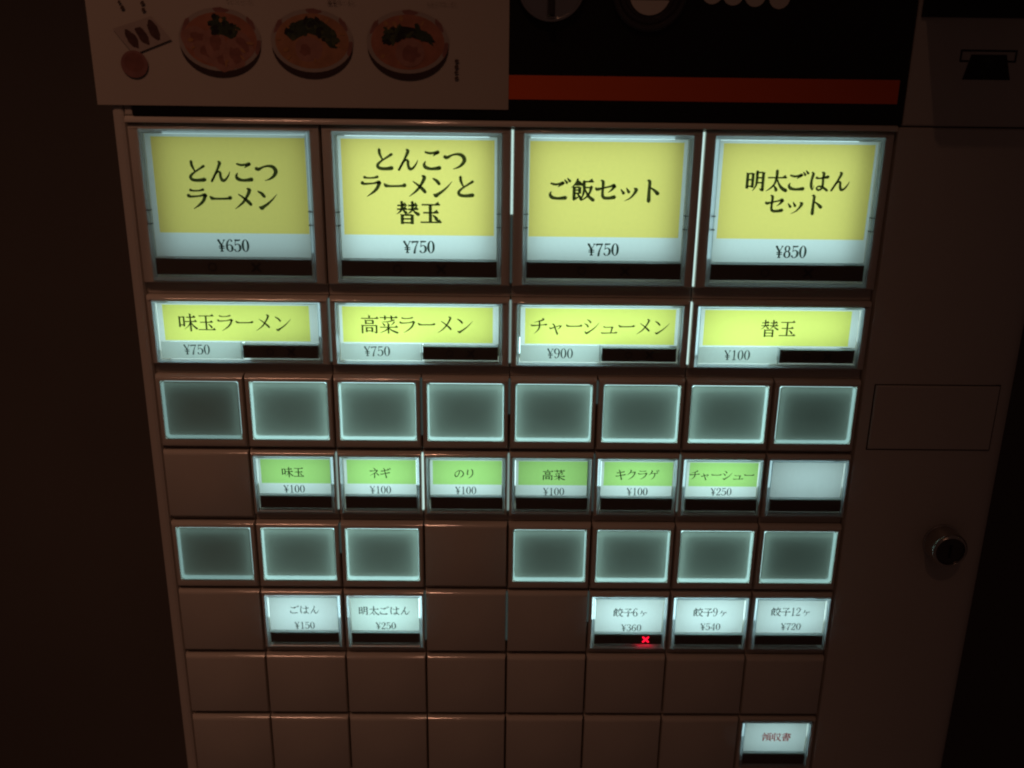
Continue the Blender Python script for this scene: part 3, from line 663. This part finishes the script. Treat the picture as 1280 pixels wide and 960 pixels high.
def bowl(x, z, soup, label):
    b = flat('bowl_picture', E_(x, z+1.35, 12.0, 9.35), LIP, poster); b['label'] = label
    flat('bowl_rim', E_(x, z, 12.2, 8.9), BOWLW, b)
    for k in range(4):                                  # painted marks round the bowl's rim
        t = (-1.5, -.6, -2.6, .25)[k]
        flat('rim_mark', blob(x+11.4*math.cos(t), z+8.2*math.sin(t), 2.1, .75, t+math.pi/2, .15, k), PATT, b)
    flat('soup', E_(x, z+.1, 10.9, 7.75), soup, b)
    return b
LEAF = [GREENS, ink('leaf_print', (.06, .075, .035), .6, 900), NORI]
OIL = ink('oil_print', (.40, .20, .09), .2, 300)
def inside(x, z, poly):
    c = False
    for (ax, az), (bx, bz) in zip(poly, poly[1:]+poly[:1]):
        if (az > z) != (bz > z) and x < (bx-ax)*(z-az)/(bz-az)+ax: c = not c
    return c
def leaves(parent, poly, n, seed, rmax=1.5):
    rg = random.Random(seed); xs = [p[0] for p in poly]; zs = [p[1] for p in poly]; k = 0
    while k < n:
        x, z = rg.uniform(min(xs), max(xs)), rg.uniform(min(zs), max(zs))
        if inside(x, z, poly):
            flat('leaf', blob(x, z, rg.uniform(.6, rmax), rg.uniform(.35, .8), rg.uniform(-1.5, 1.5), .3, seed*100+k, 10), LEAF[k % 3], parent); k += 1
def oil(parent, x, z, seed):
    rg = random.Random(seed)
    for k in range(9):
        t = rg.uniform(0, 6.28); r = rg.uniform(.72, .93)
        flat('oil_drop', blob(x+10.6*r*math.cos(t), z+7.5*r*math.sin(t), rg.uniform(.4, 1.1), rg.uniform(.25, .6), t, .2, seed*10+k, 10), OIL, parent)
b1 = bowl(-87.0, -24.3, SOUP, 'ramen bowl picture covered in pork slices')
for k, (x, z) in enumerate(((-94, -24.6), (-91, -21.0), (-86.8, -18.9), (-81, -23.0), (-83.2, -20.0), (-88.6, -23.6))):
    flat('pork_slice', blob(x, z, 4.3, 3.2, .3*k, .10, k), PORK, b1); flat('pork_slice', blob(x+.3, z, 2.4, 1.7, .3*k, .2, k+9), PORKD, b1)
flat('greens', blob(-86.5, -28.2, 4.2, 2.5, .35, .3, 5), GREENS, b1)
leaves(b1, [(-92, -31), (-87, -31.5), (-81, -28), (-82, -26), (-87, -24.5)], 22, 1); oil(b1, -87, -24.3, 1)
b2 = bowl(-59.8, -24.3, SOUP2, 'ramen bowl picture with a broad arc of dark greens')
flat('pork_slice', blob(-60.8, -21.9, 4.0, 3.6, 0, .08, 3), PORK, b2); flat('pork_slice', blob(-62, -21.5, 1.6, 1.6, 0, .2, 13), PORKD, b2)
arc = [(-68+.0, -26.4), (-66.3, -28.4), (-63.5, -29.9), (-60, -30.8), (-56.6, -29.9), (-53.8, -27.8), (-52, -24.6), (-52.6, -22.2), (-54.6, -22.4), (-56.2, -24.4), (-58.4, -25.7), (-60.8, -26.4), (-63.2, -25.4), (-65.6, -24.2)]
flat('greens', [Q(x, PB, z) for x, z in arc], GREENS, b2); leaves(b2, arc, 30, 2); oil(b2, -59.8, -24.3, 2)
b3 = bowl(-31.5, -24.3, SOUP, 'ramen bowl picture with one round pork slice')
arc = [(-39.2, -24.4), (-38.2, -27.3), (-35.4, -28.9), (-31.6, -28.6), (-28, -28), (-25, -26.6), (-23.2, -24.2), (-25.4, -24.2), (-28, -24.9), (-31, -25.8), (-34.5, -24.6), (-37, -23.2)]
flat('mushroom', [Q(x, PB, z) for x, z in arc], NORI, b3); leaves(b3, arc, 22, 3, 2.0); oil(b3, -31.5, -24.3, 3)
flat('greens', blob(-27.2, -26.2, 3.2, 1.5, .35, .35, 8), GREENS, b3)
flat('pork_slice', E_(-30.9, -21.3, 4.3, 4.0), PORK, b3); flat('pork_slice', blob(-30.6, -21.0, 2.6, 2.2, 0, .25, 6), PORKD, b3)
gp = flat('gyoza_picture', [Q(-118.2, PB, -26.9), Q(-106.5, PB, -30.6), Q(-101.2, PB, -24.2), Q(-112.8, PB, -19.8)], PLATE, poster)
for k, (x, z) in enumerate(((-112.9, -24.3), (-109.6, -25.1), (-106.1, -26.6))): flat('dumpling', blob(x, z, 1.35, 2.9, -.5, .15, k+20), GYOZA, gp)
flat('sauce_dish', E_(-112.9, -17.1, 4.0, 3.9), PATT, gp); flat('sauce', E_(-112.9, -17.6, 3.0, 2.7), DIP, gp)
for t, x, em in (('チャーシューメン', -80.2, 1.05), ('高菜ラーメン', -50.6, 1.4), ('とんこつラーメン', -21.2, 1.15)): text('caption', t, x*SHEET, -35.2, em, PB+.6, POSTINK, poster, .9, 6)
for k, z in enumerate((-19.2, -17.5, -16.0, -14.4)):
    flat('ink_mark', blob(-17.05, z, .62, .52, 0, .4, k+40, 12), POSTINK, poster)
for x, z in ((-108.8, -34.2), (-108.7, -32.2), (-115.3, -34.4), (-114.7, -32.8)): flat('ink_mark', blob(x, z, .6, .55, 0, .4, int(-x)+int(-z), 12), POSTINK, poster)
